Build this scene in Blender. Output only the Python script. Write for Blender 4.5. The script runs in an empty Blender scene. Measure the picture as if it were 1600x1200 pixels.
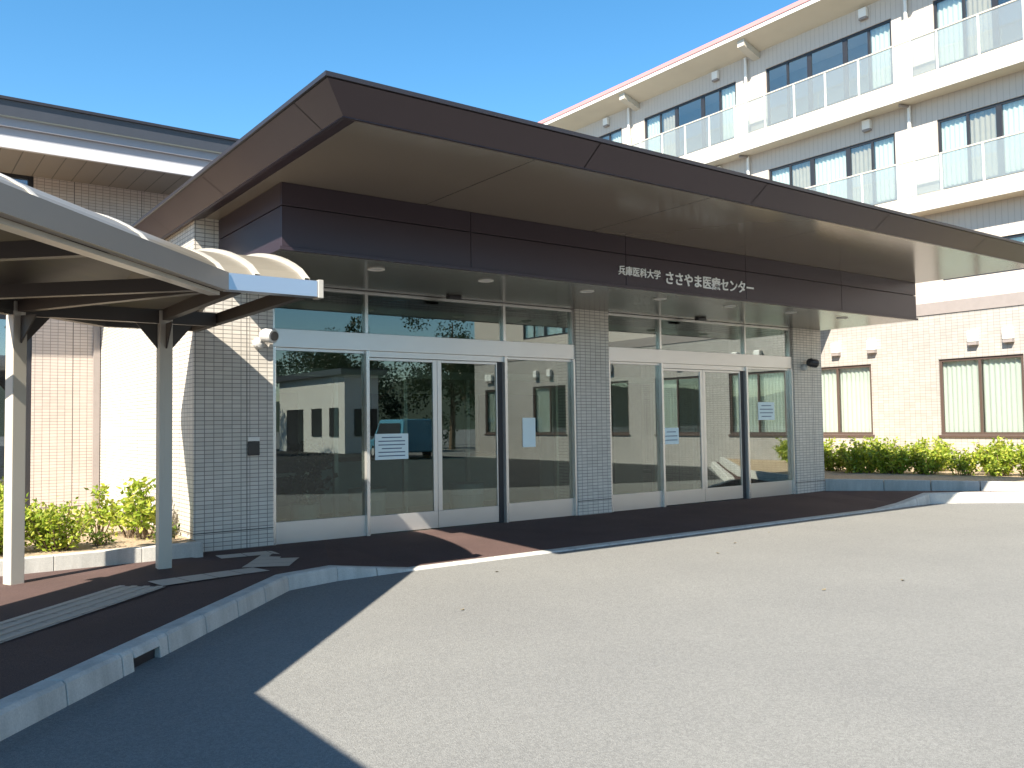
import bpy, bmesh, math, random
from mathutils import Vector, Matrix
random.seed(7)
S = bpy.context.scene
COL = S.collection
PI = math.pi

# ---------------------------------------------------------------- camera
cd = bpy.data.cameras.new("camera")
cam = bpy.data.objects.new("camera", cd)
COL.objects.link(cam)
R = ((0.8050272856, 0.0153296817, 0.5930396870),
     (-0.5930705837, 0.0445291728, 0.8039181772),
     (-0.0140837569, -0.9988904613, 0.0449387824))      # columns: image right, image down, view direction
mw = Matrix(((R[0][0], -R[0][1], -R[0][2], 0.0),
             (R[1][0], -R[1][1], -R[1][2], 0.0),
             (R[2][0], -R[2][1], -R[2][2], 1.65),
             (0, 0, 0, 1)))
cam.matrix_world = mw
cd.sensor_width = 36.0
cd.lens = 1354.0 / 1600.0 * 36.0
cd.clip_start = 0.05
cd.clip_end = 3000
S.camera = cam

# ---------------------------------------------------------------- light
SUNDIR = Vector((-0.93, -0.50, 1.0)).normalized()       # towards the sun
W = bpy.data.worlds.new("World"); S.world = W; W.use_nodes = True
wn = W.node_tree.nodes; wl = W.node_tree.links
for n in list(wn): wn.remove(n)
sky = wn.new("ShaderNodeTexSky"); sky.sky_type = 'NISHITA'; sky.sun_disc = False
sky.sun_elevation = math.asin(SUNDIR.z)
sky.sun_rotation = math.atan2(SUNDIR.x, SUNDIR.y)
sky.air_density = 1.0; sky.dust_density = 0.2; sky.ozone_density = 1.6; sky.altitude = 300
bg = wn.new("ShaderNodeBackground"); bg.inputs[1].default_value = 0.062
wo = wn.new("ShaderNodeOutputWorld")
hs = wn.new("ShaderNodeHueSaturation"); hs.inputs["Hue"].default_value = .491; hs.inputs["Saturation"].default_value = 1.3; hs.inputs["Value"].default_value = 1.5
wl.new(sky.outputs[0], hs.inputs["Color"]); wl.new(hs.outputs[0], bg.inputs[0]); wl.new(bg.outputs[0], wo.inputs[0])
sl = bpy.data.lights.new("sun", 'SUN'); sl.energy = 5.0; sl.angle = math.radians(0.55); sl.color = (1.0, 0.915, 0.775)
so = bpy.data.objects.new("sun", sl); COL.objects.link(so)
so.rotation_euler = SUNDIR.to_track_quat('Z', 'Y').to_euler()
so.location = (-20, -12, 30)
S.view_settings.view_transform = 'Standard'
S.view_settings.look = 'None'
S.view_settings.exposure = 1.42
S.view_settings.gamma = 1.0
S.render.engine = 'CYCLES'
S.cycles.max_bounces = 10
S.cycles.transparent_max_bounces = 16

# ---------------------------------------------------------------- helpers
def nmat(name):
    m = bpy.data.materials.new(name); m.use_nodes = True
    return m, m.node_tree.nodes, m.node_tree.links, m.node_tree.nodes["Principled BSDF"]

def node(n, t, **k):
    x = n.new(t)
    for a, b in k.items(): setattr(x, a, b)
    return x

def math_(n, l, op, a, b=None, c=None):
    x = n.new("ShaderNodeMath"); x.operation = op
    for i, v in enumerate((a, b, c)):
        if v is None: continue
        if hasattr(v, "links") or hasattr(v, "is_linked"): l.new(v, x.inputs[i])
        else: x.inputs[i].default_value = v
    return x.outputs[0]

def mixc(n, l, fac, a, b):
    x = n.new("ShaderNodeMix"); x.data_type = 'RGBA'
    if hasattr(fac, "is_linked"): l.new(fac, x.inputs[0])
    else: x.inputs[0].default_value = fac
    for i, v in ((6, a), (7, b)):
        if hasattr(v, "is_linked"): l.new(v, x.inputs[i])
        else: x.inputs[i].default_value = (v[0], v[1], v[2], 1)
    return x.outputs[2]

def noise(n, l, scale, detail=4, rough=.55, vec=None):
    x = n.new("ShaderNodeTexNoise"); x.inputs["Scale"].default_value = scale
    x.inputs["Detail"].default_value = detail; x.inputs["Roughness"].default_value = rough
    if vec is None:
        g = n.new("ShaderNodeNewGeometry"); vec = g.outputs["Position"]
    l.new(vec, x.inputs["Vector"])
    return x.outputs["Fac"]

def ramp(n, l, fac, p0, p1, c0=(0, 0, 0), c1=(1, 1, 1)):
    x = n.new("ShaderNodeValToRGB")
    x.color_ramp.elements[0].position = p0; x.color_ramp.elements[1].position = p1
    x.color_ramp.elements[0].color = (*c0, 1); x.color_ramp.elements[1].color = (*c1, 1)
    l.new(fac, x.inputs[0]); return x.outputs[0]

def bump(n, l, h, strength, dist, p):
    b = n.new("ShaderNodeBump"); b.inputs["Strength"].default_value = strength; b.inputs["Distance"].default_value = dist
    l.new(h, b.inputs["Height"]); l.new(b.outputs[0], p.inputs["Normal"])

def plain(name, c, rough=.5, metal=0.0, var=.12, nscale=6, spec=.5):
    m, n, l, p = nmat(name)
    f = noise(n, l, nscale)
    col = mixc(n, l, f, [x * (1 - var) for x in c], [min(1, x * (1 + var)) for x in c])
    l.new(col, p.inputs["Base Color"])
    p.inputs["Roughness"].default_value = rough; p.inputs["Metallic"].default_value = metal
    p.inputs["Specular IOR Level"].default_value = spec
    return m

def tile_mat(name, ca, cb, mortar, w, h, joint, bstr=.5, exp_joint=0):
    """square grid of glazed wall tiles laid stack bond, by world position"""
    m, n, l, p = nmat(name)
    g = n.new("ShaderNodeNewGeometry")
    sp = n.new("ShaderNodeSeparateXYZ"); l.new(g.outputs["Position"], sp.inputs[0])
    sn = n.new("ShaderNodeSeparateXYZ"); l.new(g.outputs["True Normal"], sn.inputs[0])
    ax = math_(n, l, 'ABSOLUTE', sn.outputs[0])
    gt = math_(n, l, 'GREATER_THAN', ax, .5)
    d = math_(n, l, 'SUBTRACT', sp.outputs[1], sp.outputs[0])
    u = math_(n, l, 'MULTIPLY_ADD', gt, d, sp.outputs[0])
    cv = n.new("ShaderNodeCombineXYZ"); l.new(u, cv.inputs[0]); l.new(sp.outputs[2], cv.inputs[1])
    b = n.new("ShaderNodeTexBrick"); b.offset = 0; b.squash = 1; b.offset_frequency = 1
    b.inputs["Scale"].default_value = 1; b.inputs["Brick Width"].default_value = w
    b.inputs["Row Height"].default_value = h; b.inputs["Mortar Size"].default_value = joint
    b.inputs["Mortar Smooth"].default_value = .15; b.inputs["Bias"].default_value = 0
    b.inputs["Color1"].default_value = (*ca, 1); b.inputs["Color2"].default_value = (*cb, 1)
    b.inputs["Mortar"].default_value = (*mortar, 1)
    l.new(cv.outputs[0], b.inputs["Vector"])
    col = b.outputs["Color"]
    if exp_joint:
        for src, per in ((u, exp_joint), (sp.outputs[2], 0)):
            if per:
                fr = math_(n, l, 'FRACT', math_(n, l, 'DIVIDE', src, per))
                near = math_(n, l, 'LESS_THAN', math_(n, l, 'ABSOLUTE', math_(n, l, 'SUBTRACT', fr, .5)), .0055 / per)
            else: near = math_(n, l, 'LESS_THAN', math_(n, l, 'ABSOLUTE', math_(n, l, 'SUBTRACT', src, .335)), .007)
            col = mixc(n, l, near, col, [x * .45 for x in mortar])
    f = noise(n, l, .7, 5)
    f2 = ramp(n, l, f, .3, .75, (.88, .88, .87), (1.04, 1.03, 1.02))
    mul = n.new("ShaderNodeMix"); mul.data_type = 'RGBA'; mul.blend_type = 'MULTIPLY'; mul.inputs[0].default_value = 1
    l.new(col, mul.inputs[6]); l.new(f2, mul.inputs[7])
    l.new(mul.outputs[2], p.inputs["Base Color"])
    p.inputs["Roughness"].default_value = .42
    inv = math_(n, l, 'SUBTRACT', 1.0, b.outputs["Fac"])
    bump(n, l, inv, bstr, .006, p)
    return m

def siding_mat(name, c, pitch, groove=.04, dark=.62):
    """vertical metal siding on walls that face X: grooves along world Y"""
    m, n, l, p = nmat(name)
    g = n.new("ShaderNodeNewGeometry"); sp = n.new("ShaderNodeSeparateXYZ"); l.new(g.outputs["Position"], sp.inputs[0])
    fr = math_(n, l, 'FRACT', math_(n, l, 'DIVIDE', sp.outputs[1], pitch))
    gr = math_(n, l, 'LESS_THAN', fr, groove)
    f = noise(n, l, 1.2)
    c2 = mixc(n, l, f, [x * .93 for x in c], [x * 1.05 for x in c])
    col = mixc(n, l, gr, c2, [x * dark for x in c])
    l.new(col, p.inputs["Base Color"]); p.inputs["Roughness"].default_value = .5
    bump(n, l, math_(n, l, 'SUBTRACT', 1.0, gr), .6, .012, p)
    return m

def asphalt_mat(name="asphalt", lo=(.108, .109, .108), hi=(.298, .299, .288)):
    m, n, l, p = nmat(name)
    a = noise(n, l, 190, 3, .7); b = noise(n, l, .55, 6, .6); c = noise(n, l, 48, 2, .5)
    v = n.new("ShaderNodeTexVoronoi"); v.inputs["Scale"].default_value = 120
    g = n.new("ShaderNodeNewGeometry"); l.new(g.outputs["Position"], v.inputs["Vector"])
    s = ramp(n, l, a, .3, .72, lo, hi)
    t = ramp(n, l, b, .3, .72, (.93, .93, .935), (1.05, 1.05, 1.04))
    mul = n.new("ShaderNodeMix"); mul.data_type = 'RGBA'; mul.blend_type = 'MULTIPLY'; mul.inputs[0].default_value = 1
    l.new(s, mul.inputs[6]); l.new(t, mul.inputs[7])
    vs = n.new("ShaderNodeTexVoronoi"); vs.inputs["Scale"].default_value = 75; l.new(g.outputs["Position"], vs.inputs["Vector"])
    sc = n.new("ShaderNodeSeparateColor"); l.new(vs.outputs["Color"], sc.inputs[0])
    st = ramp(n, l, sc.outputs[0], .0, 1.0, (.82, .82, .82), (1.09, 1.088, 1.08))
    vb = n.new("ShaderNodeTexVoronoi"); vb.inputs["Scale"].default_value = .9; l.new(g.outputs["Position"], vb.inputs["Vector"])
    spot = ramp(n, l, vb.outputs["Distance"], .008, .016, (.45, .40, .33), (1, 1, 1))
    mu2 = n.new("ShaderNodeMix"); mu2.data_type = 'RGBA'; mu2.blend_type = 'MULTIPLY'; mu2.inputs[0].default_value = 1.0
    l.new(mul.outputs[2], mu2.inputs[6]); l.new(st, mu2.inputs[7])
    mu3 = n.new("ShaderNodeMix"); mu3.data_type = 'RGBA'; mu3.blend_type = 'MULTIPLY'; mu3.inputs[0].default_value = .8
    l.new(mu2.outputs[2], mu3.inputs[6]); l.new(spot, mu3.inputs[7])
    l.new(mu3.outputs[2], p.inputs["Base Color"])
    p.inputs["Roughness"].default_value = .88; p.inputs["Specular IOR Level"].default_value = .3
    bump(n, l, v.outputs["Distance"], .5, .006, p)
    return m

def glass_mat(name, tint, base, fr_gain, rough=0.0):
    m, n, l, p = nmat(name); n.remove(p)
    out = n["Material Output"]
    tr = n.new("ShaderNodeBsdfTransparent"); tr.inputs[0].default_value = (*tint, 1)
    gl = n.new("ShaderNodeBsdfGlossy"); gl.inputs["Roughness"].default_value = rough; gl.inputs[0].default_value = (.93, .97, .95, 1)
    lw = n.new("ShaderNodeLayerWeight"); lw.inputs[0].default_value = .5
    f = math_(n, l, 'MULTIPLY_ADD', math_(n, l, 'POWER', lw.outputs["Facing"], 2.2), fr_gain, base)
    f = math_(n, l, 'MINIMUM', f, .95)
    mx = n.new("ShaderNodeMixShader"); l.new(f, mx.inputs[0]); l.new(tr.outputs[0], mx.inputs[1]); l.new(gl.outputs[0], mx.inputs[2])
    l.new(mx.outputs[0], out.inputs[0])
    return m

def frosted_mat(name):
    m, n, l, p = nmat(name); n.remove(p)
    out = n["Material Output"]
    tr = n.new("ShaderNodeBsdfTransparent"); tr.inputs[0].default_value = (.90, .94, .93, 1)
    df = n.new("ShaderNodeBsdfDiffuse"); df.inputs[0].default_value = (.56, .56, .52, 1)
    tl = n.new("ShaderNodeBsdfTranslucent"); tl.inputs[0].default_value = (.55, .58, .55, 1)
    gl = n.new("ShaderNodeBsdfGlossy"); gl.inputs["Roughness"].default_value = .12
    a = n.new("ShaderNodeMixShader"); a.inputs[0].default_value = .3; l.new(df.outputs[0], a.inputs[1]); l.new(tl.outputs[0], a.inputs[2])
    b = n.new("ShaderNodeMixShader"); b.inputs[0].default_value = .27; l.new(tr.outputs[0], b.inputs[1]); l.new(a.outputs[0], b.inputs[2])
    c = n.new("ShaderNodeMixShader"); c.inputs[0].default_value = .14; l.new(b.outputs[0], c.inputs[1]); l.new(gl.outputs[0], c.inputs[2])
    l.new(c.outputs[0], out.inputs[0])
    return m

def leaf_mat(name, cols):
    m, n, l, p = nmat(name)
    g = n.new("ShaderNodeNewGeometry")
    r = n.new("ShaderNodeValToRGB"); l.new(g.outputs["Random Per Island"], r.inputs[0])
    e = r.color_ramp.elements
    e[0].position = 0; e[0].color = (*cols[0], 1); e[1].position = 1; e[1].color = (*cols[-1], 1)
    for i, c in enumerate(cols[1:-1]):
        k = e.new((i + 1) / (len(cols) - 1)); k.color = (*c, 1)
    l.new(r.outputs[0], p.inputs["Base Color"]); p.inputs["Roughness"].default_value = .45
    tl = n.new("ShaderNodeBsdfTranslucent"); l.new(r.outputs[0], tl.inputs[0])
    mx = n.new("ShaderNodeMixShader"); mx.inputs[0].default_value = .45
    l.new(p.outputs[0], mx.inputs[1]); l.new(tl.outputs[0], mx.inputs[2])
    l.new(mx.outputs[0], n["Material Output"].inputs[0])
    return m

def brushed(name, c, rough=.3, aniso=.0):
    m, n, l, p = nmat(name)
    g = n.new("ShaderNodeNewGeometry"); mp = n.new("ShaderNodeMapping"); mp.inputs["Scale"].default_value = (3, 3, 160)
    l.new(g.outputs["Position"], mp.inputs[0])
    f = noise(n, l, 1.0, 3, .6, mp.outputs[0])
    rr = ramp(n, l, f, .2, .8, (rough * .8,) * 3, (rough * 1.25,) * 3)
    l.new(rr, p.inputs["Roughness"]); p.inputs["Metallic"].default_value = .78
    big = noise(n, l, 1.5)
    l.new(mixc(n, l, big, [x * .92 for x in c], c), p.inputs["Base Color"])
    return m

def soil_mat():
    m, n, l, p = nmat("soil")
    a = noise(n, l, 26, 6, .7); b = noise(n, l, 2.2, 4)
    c = ramp(n, l, a, .3, .7, (.30, .21, .13), (.58, .46, .32))
    l.new(c, p.inputs["Base Color"]); p.inputs["Roughness"].default_value = .95
    bump(n, l, a, 1.0, .04, p)
    return m

def concrete_mat(name, c, streak=.22):
    m, n, l, p = nmat(name)
    g = n.new("ShaderNodeNewGeometry"); mp = n.new("ShaderNodeMapping"); mp.inputs["Scale"].default_value = (5, 5, .9)
    l.new(g.outputs["Position"], mp.inputs[0])
    a = noise(n, l, 1.0, 5, .65, mp.outputs[0]); b = noise(n, l, 90, 3, .6)
    s = ramp(n, l, a, .28, .7, [x * (1 - streak * 1.6) for x in c], c)
    t = ramp(n, l, b, .25, .7, (.82, .82, .82), (1.05, 1.05, 1.05))
    mul = n.new("ShaderNodeMix"); mul.data_type = 'RGBA'; mul.blend_type = 'MULTIPLY'; mul.inputs[0].default_value = 1
    l.new(s, mul.inputs[6]); l.new(t, mul.inputs[7]); l.new(mul.outputs[2], p.inputs["Base Color"])
    p.inputs["Roughness"].default_value = .85
    bump(n, l, b, .35, .004, p)
    return m

def panel_ribs(name, c, pitch, axis, rough=.35, metal=0.0, dark=.6, width=.06, spec=.5):
    """ceiling boards: thin joints every pitch along an axis"""
    m, n, l, p = nmat(name)
    g = n.new("ShaderNodeNewGeometry"); sp = n.new("ShaderNodeSeparateXYZ"); l.new(g.outputs["Position"], sp.inputs[0])
    fr = math_(n, l, 'FRACT', math_(n, l, 'DIVIDE', sp.outputs[axis], pitch))
    gr = math_(n, l, 'LESS_THAN', fr, width)
    f = noise(n, l, .9)
    c2 = mixc(n, l, f, [x * .93 for x in c], [x * 1.05 for x in c])
    l.new(mixc(n, l, gr, c2, [x * dark for x in c]), p.inputs["Base Color"])
    p.inputs["Roughness"].default_value = rough; p.inputs["Metallic"].default_value = metal
    p.inputs["Specular IOR Level"].default_value = spec
    bump(n, l, math_(n, l, 'SUBTRACT', 1.0, gr), .5, .008, p)
    return m

class MB:
    def __init__(s): s.v = []; s.f = []
    def add(s, vs, fs):
        o = len(s.v); s.v += [tuple(v) for v in vs]; s.f += [tuple(i + o for i in f) for f in fs]; return s
    def box(s, x0, y0, z0, x1, y1, z1):
        x0, x1 = sorted((x0, x1)); y0, y1 = sorted((y0, y1)); z0, z1 = sorted((z0, z1))
        return s.add([(x0, y0, z0), (x1, y0, z0), (x1, y1, z0), (x0, y1, z0), (x0, y0, z1), (x1, y0, z1), (x1, y1, z1), (x0, y1, z1)],
                     [(0, 3, 2, 1), (4, 5, 6, 7), (0, 1, 5, 4), (1, 2, 6, 5), (2, 3, 7, 6), (3, 0, 4, 7)])
    def quad(s, a, b, c, d): return s.add([a, b, c, d], [(0, 1, 2, 3)])
    def obb(s, p0, p1, w, z0, z1):
        """box along a plan segment, width w"""
        a = Vector(p0[:2]); b = Vector(p1[:2]); d = (b - a).normalized(); q = Vector((-d.y, d.x)) * w / 2
        P = [a + q, a - q, b - q, b + q]
        return s.prism([(x.x, x.y) for x in P], z0, z1)
    def prism(s, poly, z0, z1):
        n = len(poly); ar = sum(poly[i][0] * poly[(i + 1) % n][1] - poly[(i + 1) % n][0] * poly[i][1] for i in range(n))
        if ar < 0: poly = poly[::-1]
        vs = [(x, y, z0) for x, y in poly] + [(x, y, z1) for x, y in poly]
        fs = [tuple(range(n))[::-1], tuple(range(n, 2 * n))] + [(i, (i + 1) % n, n + (i + 1) % n, n + i) for i in range(n)]
        return s.add(vs, fs)
    def tube(s, pts, r, n=10, cap=True, taper=None):
        pts = [Vector(p) for p in pts]; rings = []
        for i, p in enumerate(pts):
            d = (pts[min(i + 1, len(pts) - 1)] - pts[max(i - 1, 0)]).normalized()
            a = d.cross(Vector((0, 0, 1)) if abs(d.z) < .9 else Vector((1, 0, 0))).normalized(); b = d.cross(a)
            rr = r if taper is None else taper[i]
            rings.append([p + (a * math.cos(2 * PI * k / n) + b * math.sin(2 * PI * k / n)) * rr for k in range(n)])
        vs = [v for q in rings for v in q]; fs = []
        for i in range(len(pts) - 1):
            for k in range(n):
                fs.append((i * n + k, i * n + (k + 1) % n, (i + 1) * n + (k + 1) % n, (i + 1) * n + k))
        if cap: fs += [tuple(range(n))[::-1], tuple(range((len(pts) - 1) * n, len(pts) * n))]
        return s.add(vs, fs)
    def disc_ring(s, c, r0, r1, z0, z1, n=24):
        cx, cy = c; vs = []
        for z, r in ((z0, r0), (z0, r1), (z1, r1), (z1, r0)):
            vs += [(cx + r * math.cos(2 * PI * k / n), cy + r * math.sin(2 * PI * k / n), z) for k in range(n)]
        fs = []
        for a in range(4):
            b = (a + 1) % 4
            for k in range(n): fs.append((a * n + k, a * n + (k + 1) % n, b * n + (k + 1) % n, b * n + k))
        return s.add(vs, fs)
    def build(s, name, mat, parent=None, smooth=False, bevel=0, fix=True):
        org = Vector((0, 0, 0))
        if parent is not None:
            q = parent
            while q is not None: org += q.location; q = q.parent
        me = bpy.data.meshes.new(name)
        me.from_pydata([tuple(Vector(v) - org) for v in s.v], [], s.f); me.update()
        if fix:
            bm = bmesh.new(); bm.from_mesh(me); bmesh.ops.recalc_face_normals(bm, faces=bm.faces); bm.to_mesh(me); bm.free()
        if smooth:
            for p in me.polygons: p.use_smooth = True
        me.materials.append(mat)
        o = bpy.data.objects.new(name, me); COL.objects.link(o)
        if parent is not None: o.parent = parent
        if bevel:
            b = o.modifiers.new("bevel", 'BEVEL'); b.width = bevel; b.segments = 2; b.limit_method = 'ANGLE'; b.angle_limit = math.radians(40)
        return o

def tag(o, label=None, cat=None, group=None, kind=None):
    if label: o["label"] = label
    if cat: o["category"] = cat
    if group: o["group"] = group
    if kind: o["kind"] = kind
    return o

def thing(name, label, cat, loc, group=None):
    o = bpy.data.objects.new(name, None); COL.objects.link(o); o.location = loc; o.empty_display_size = .3
    return tag(o, label, cat, group)

def copy_tree(o, parent=None):
    c = o.copy(); COL.objects.link(c)
    if parent is not None: c.parent = parent
    for ch in list(o.children): copy_tree(ch, c)
    return c

# ---------------------------------------------------------------- materials
M_asph = asphalt_mat()
M_asph_d = asphalt_mat("dark_asphalt", (.022, .022, .023), (.06, .06, .06))
M_tile = tile_mat("pale_tile", (.58, .545, .495), (.67, .63, .575), (.21, .195, .18), .115, .0525, .0045, .6, 1.106)
M_tile_p = tile_mat("pink_tile", (.50, .43, .385), (.56, .48, .43), (.22, .19, .175), .115, .0525, .0042, .5, 1.106)
M_tile_w = tile_mat("warm_tile", (.375, .35, .325), (.44, .412, .385), (.22, .205, .19), .16, .08, .005, .35)
M_brown = plain("brown_metal", (.050, .034, .044), .36, .28, .08, 1.3, .6)
M_dark = plain("dark_trim", (.025, .022, .026), .4)
M_soffit = panel_ribs("soffit_panel", (.20, .168, .135), 2.65, 0, .17, 0.0, .25, .006, .9)
M_ceil = panel_ribs("ceiling_louvre", (.12, .117, .10), .10, 1, .22, 0.0, .55, .12, .7)
M_steel = brushed("brushed_steel", (.68, .665, .645), .34)
M_steel_s = plain("polished_steel", (.70, .68, .65), .27, .7, .03, 2)
M_glass = glass_mat("entrance_glass", (.62, .70, .66), .10, 1.25)
M_wglass = glass_mat("window_glass", (.93, .97, .96), .11, .8)
M_mirror = glass_mat("blue_window_glass", (.5, .55, .6), .25, 1.2)
M_beige = plain("beige_metal", (.52, .48, .41), .4, 0.0, .06, 2)
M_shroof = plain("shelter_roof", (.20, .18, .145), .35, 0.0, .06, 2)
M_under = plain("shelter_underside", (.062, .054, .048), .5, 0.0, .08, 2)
M_fascia = plain("shelter_fascia", (.30, .262, .23), .35, 0.0, .05, 2)
M_gutter = plain("silver_gutter", (.45, .50, .58), .3, .75, .04, 2)
M_rib = plain("shelter_rib", (.42, .395, .35), .35)
M_siding = siding_mat("ribbed_siding", (.54, .48, .425), .16, .07, .78)
M_white = plain("white_paint", (.78, .76, .72), .5, 0, .04, 2)
M_cream = plain("cream_render", (.62, .55, .44), .7, 0, .06, 1.5)
M_slab = plain("white_slab", (.54, .51, .46), .6, 0, .05, 2)
M_grey = plain("grey_band", (.275, .24, .225), .6)
M_lilac = plain("lilac_grey", (.30, .295, .315), .5, 0, .05, 2)
M_navy = plain("dark_roof", (.055, .06, .075), .4)
M_frame = plain("brown_frame", (.085, .058, .048), .4)
M_black = plain("black_frame", (.022, .022, .026), .35)
M_curt = plain("curtain", (.62, .62, .57), .9, 0, .05, 3)
M_curt_b = plain("brown_blind", (.42, .34, .27), .8, 0, .15, 5)
M_room = plain("dark_room", (.55, .52, .50), .9)
M_frost = frosted_mat("frosted_glass")
M_pave = None
def pave_mat():
    m, n, l, p = nmat("rubber_paving")
    a = noise(n, l, 160, 3, .7); b = noise(n, l, 1.1, 5, .6)
    c = ramp(n, l, a, .32, .7, (.046, .030, .028), (.150, .098, .088))
    t = ramp(n, l, b, .3, .7, (.85, .85, .86), (1.1, 1.08, 1.08))
    mul = n.new("ShaderNodeMix"); mul.data_type = 'RGBA'; mul.blend_type = 'MULTIPLY'; mul.inputs[0].default_value = 1
    l.new(c, mul.inputs[6]); l.new(t, mul.inputs[7]); l.new(mul.outputs[2], p.inputs["Base Color"])
    p.inputs["Roughness"].default_value = .92; p.inputs["Specular IOR Level"].default_value = .2
    bump(n, l, a, .5, .004, p); return m
M_pave = pave_mat()
M_tact = plain("tactile_paver", (.46, .40, .34), .8, 0, .15, 30)
M_kerb = concrete_mat("kerb_concrete", (.58, .565, .525))
M_soil = soil_mat()
M_leaf = leaf_mat("leaf_green", [(.07, .13, .02), (.14, .22, .03), (.24, .32, .05), (.36, .40, .08), (.28, .19, .08)])
M_leaf2 = leaf_mat("leaf_yellow_green", [(.13, .20, .02), (.28, .38, .03), (.45, .52, .06), (.58, .57, .10), (.20, .29, .03), (.33, .44, .05)])
M_leafd = leaf_mat("leaf_dark", [(.015, .03, .01), (.03, .05, .015), (.045, .07, .02)])
M_twig = plain("twig", (.16, .11, .07), .9)
M_text = plain("white_lettering", (.97, .95, .90), .4)
M_paper = plain("paper", (.72, .84, .86), .8, 0, .03, 5)
M_ink = plain("ink", (.07, .12, .2), .8)
M_camgrey = plain("camera_housing", (.50, .50, .49), .4)
M_camdark = plain("camera_lens", (.03, .03, .035), .2)
M_pink = plain("pink_roof_edge", (.55, .24, .24), .6, 0, .05, 2)
M_floor = plain("hall_floor", (.24, .21, .18), .25, 0, .1, 2)
M_hall = plain("hall_wall", (.44, .41, .35), .8, 0, .06, 1)
M_wood = plain("wood", (.25, .15, .08), .5, 0, .2, 9)
M_planter = plain("planter_pot", (.55, .57, .52), .6)
M_line = plain("road_paint", (.75, .74, .70), .8)

# ---------------------------------------------------------------- ground
ST = lambda o: tag(o, kind="structure")
g = MB(); g.quad((-400, -400, 0), (400, -400, 0), (400, 400, 0), (-400, 400, 0))
ST(g.build("road", M_asph))

g = MB(); g.add([(2.5, -1.5, .004), (9.5, 3.0, .004), (19.0, 6.2, .004), (23.5, 1.8, .004), (23.9, -70, .004), (-12, -70, .004), (-2, -7, .004)], [(0, 6, 5, 4, 3, 2, 1)])
ST(g.build("added_dark_ground", M_asph_d))  # dark ground added out of view to dim glass reflections and soffit bounce

# kerb: front-bottom line of the road edge, with the height of its top
KERB = [(-8.2, -4.0, .15), (.56, 5.38, .15), (3.40, 8.42, .15), (4.00, 8.58, .15), (4.95, 8.60, .02), (14.5, 8.60, .02),
        (15.3, 8.63, .07), (16.2, 8.62, .20), (16.75, 8.32, .20), (17.7, 7.5, .20), (20.0, 5.3, .20), (23.6, 1.9, .20)]
KW = .17
def offs(poly, d):
    out = []
    for i, p in enumerate(poly):
        a = Vector(poly[max(i - 1, 0)][:2]); b = Vector(poly[i][:2]); c = Vector(poly[min(i + 1, len(poly) - 1)][:2])
        n1 = (b - a).normalized() if i > 0 else (c - b).normalized(); n2 = (c - b).normalized() if i < len(poly) - 1 else n1
        t = (n1 + n2).normalized(); nn = Vector((-t.y, t.x)); k = d / max(.5, nn.dot(Vector((-n1.y, n1.x))))
        out.append((b.x + nn.x * k, b.y + nn.y * k))
    return out
def along(poly, w):
    """resample kerb into stones about w long: list of (p, h)"""
    res = []
    for i in range(len(poly) - 1):
        a = Vector(poly[i]); b = Vector(poly[i + 1]); L = (b.xy - a.xy).length; n = max(1, round(L / w))
        for k in range(n): res.append((a.lerp(b, k / n), a.lerp(b, (k + 1) / n)))
    return res
kin = offs(KERB, KW)
kb = MB(); slot = MB()
for i in range(len(KERB) - 1):
    a = Vector(KERB[i]); b = Vector(KERB[i + 1]); ai = Vector(kin[i]); bi = Vector(kin[i + 1])
    L = (b.xy - a.xy).length; n = max(1, round(L / .6)); gap = .005 / L
    for k in range(n):
        t0 = k / n + (gap if k else 0); t1 = (k + 1) / n - (gap if k < n - 1 else gap * .5)
        def sect(t):
            p = a.lerp(b, t); q = ai.lerp(bi, t); h = p.z; ch = min(.022, h * .4); d = (Vector((q.x, q.y)) - p.xy).normalized()
            f = p.xy + d * .018
            return [(p.x, p.y, -.02), (f.x, f.y, h - ch), (f.x + d.x * ch, f.y + d.y * ch, h), (q.x, q.y, h), (q.x, q.y, -.02)]
        segs = [(t0, t1, None)]
        mid = a.lerp(b, (t0 + t1) / 2)
        if i == 1 and abs(mid.x - 1.65) < .22:          # the drain opening under one stone
            u0 = t0 + (t1 - t0) * .22; u1 = t0 + (t1 - t0) * .80
            segs = [(t0, u0, None), (u0, u1, .085), (u1, t1, None)]
        for s0, s1, zb in segs:
            A = sect(s0); B = sect(s1)
            if zb:
                A[0] = (A[0][0], A[0][1], zb); B[0] = (B[0][0], B[0][1], zb); A[4] = (A[4][0], A[4][1], zb); B[4] = (B[4][0], B[4][1], zb)
                q0, q1 = [tuple(Vector(A[0]).lerp(Vector(A[4]), .3)), tuple(Vector(B[0]).lerp(Vector(B[4]), .3))]
                slot.quad((q0[0], q0[1], -.02), (q1[0], q1[1], -.02), (q1[0], q1[1], zb), (q0[0], q0[1], zb))
            vs = A + B
            fs = [(j, (j + 1) % 5, 5 + (j + 1) % 5, 5 + j) for j in range(5)] + [(4, 3, 2, 1, 0), (5, 6, 7, 8, 9)]
            kb.add(vs, fs)
kerb = ST(kb.build("kerb", M_kerb, bevel=.006))
slot.build("drain_shade_sheet", M_dark, kerb)  # dark sheet set in the drain opening as its painted inner shade

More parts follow.
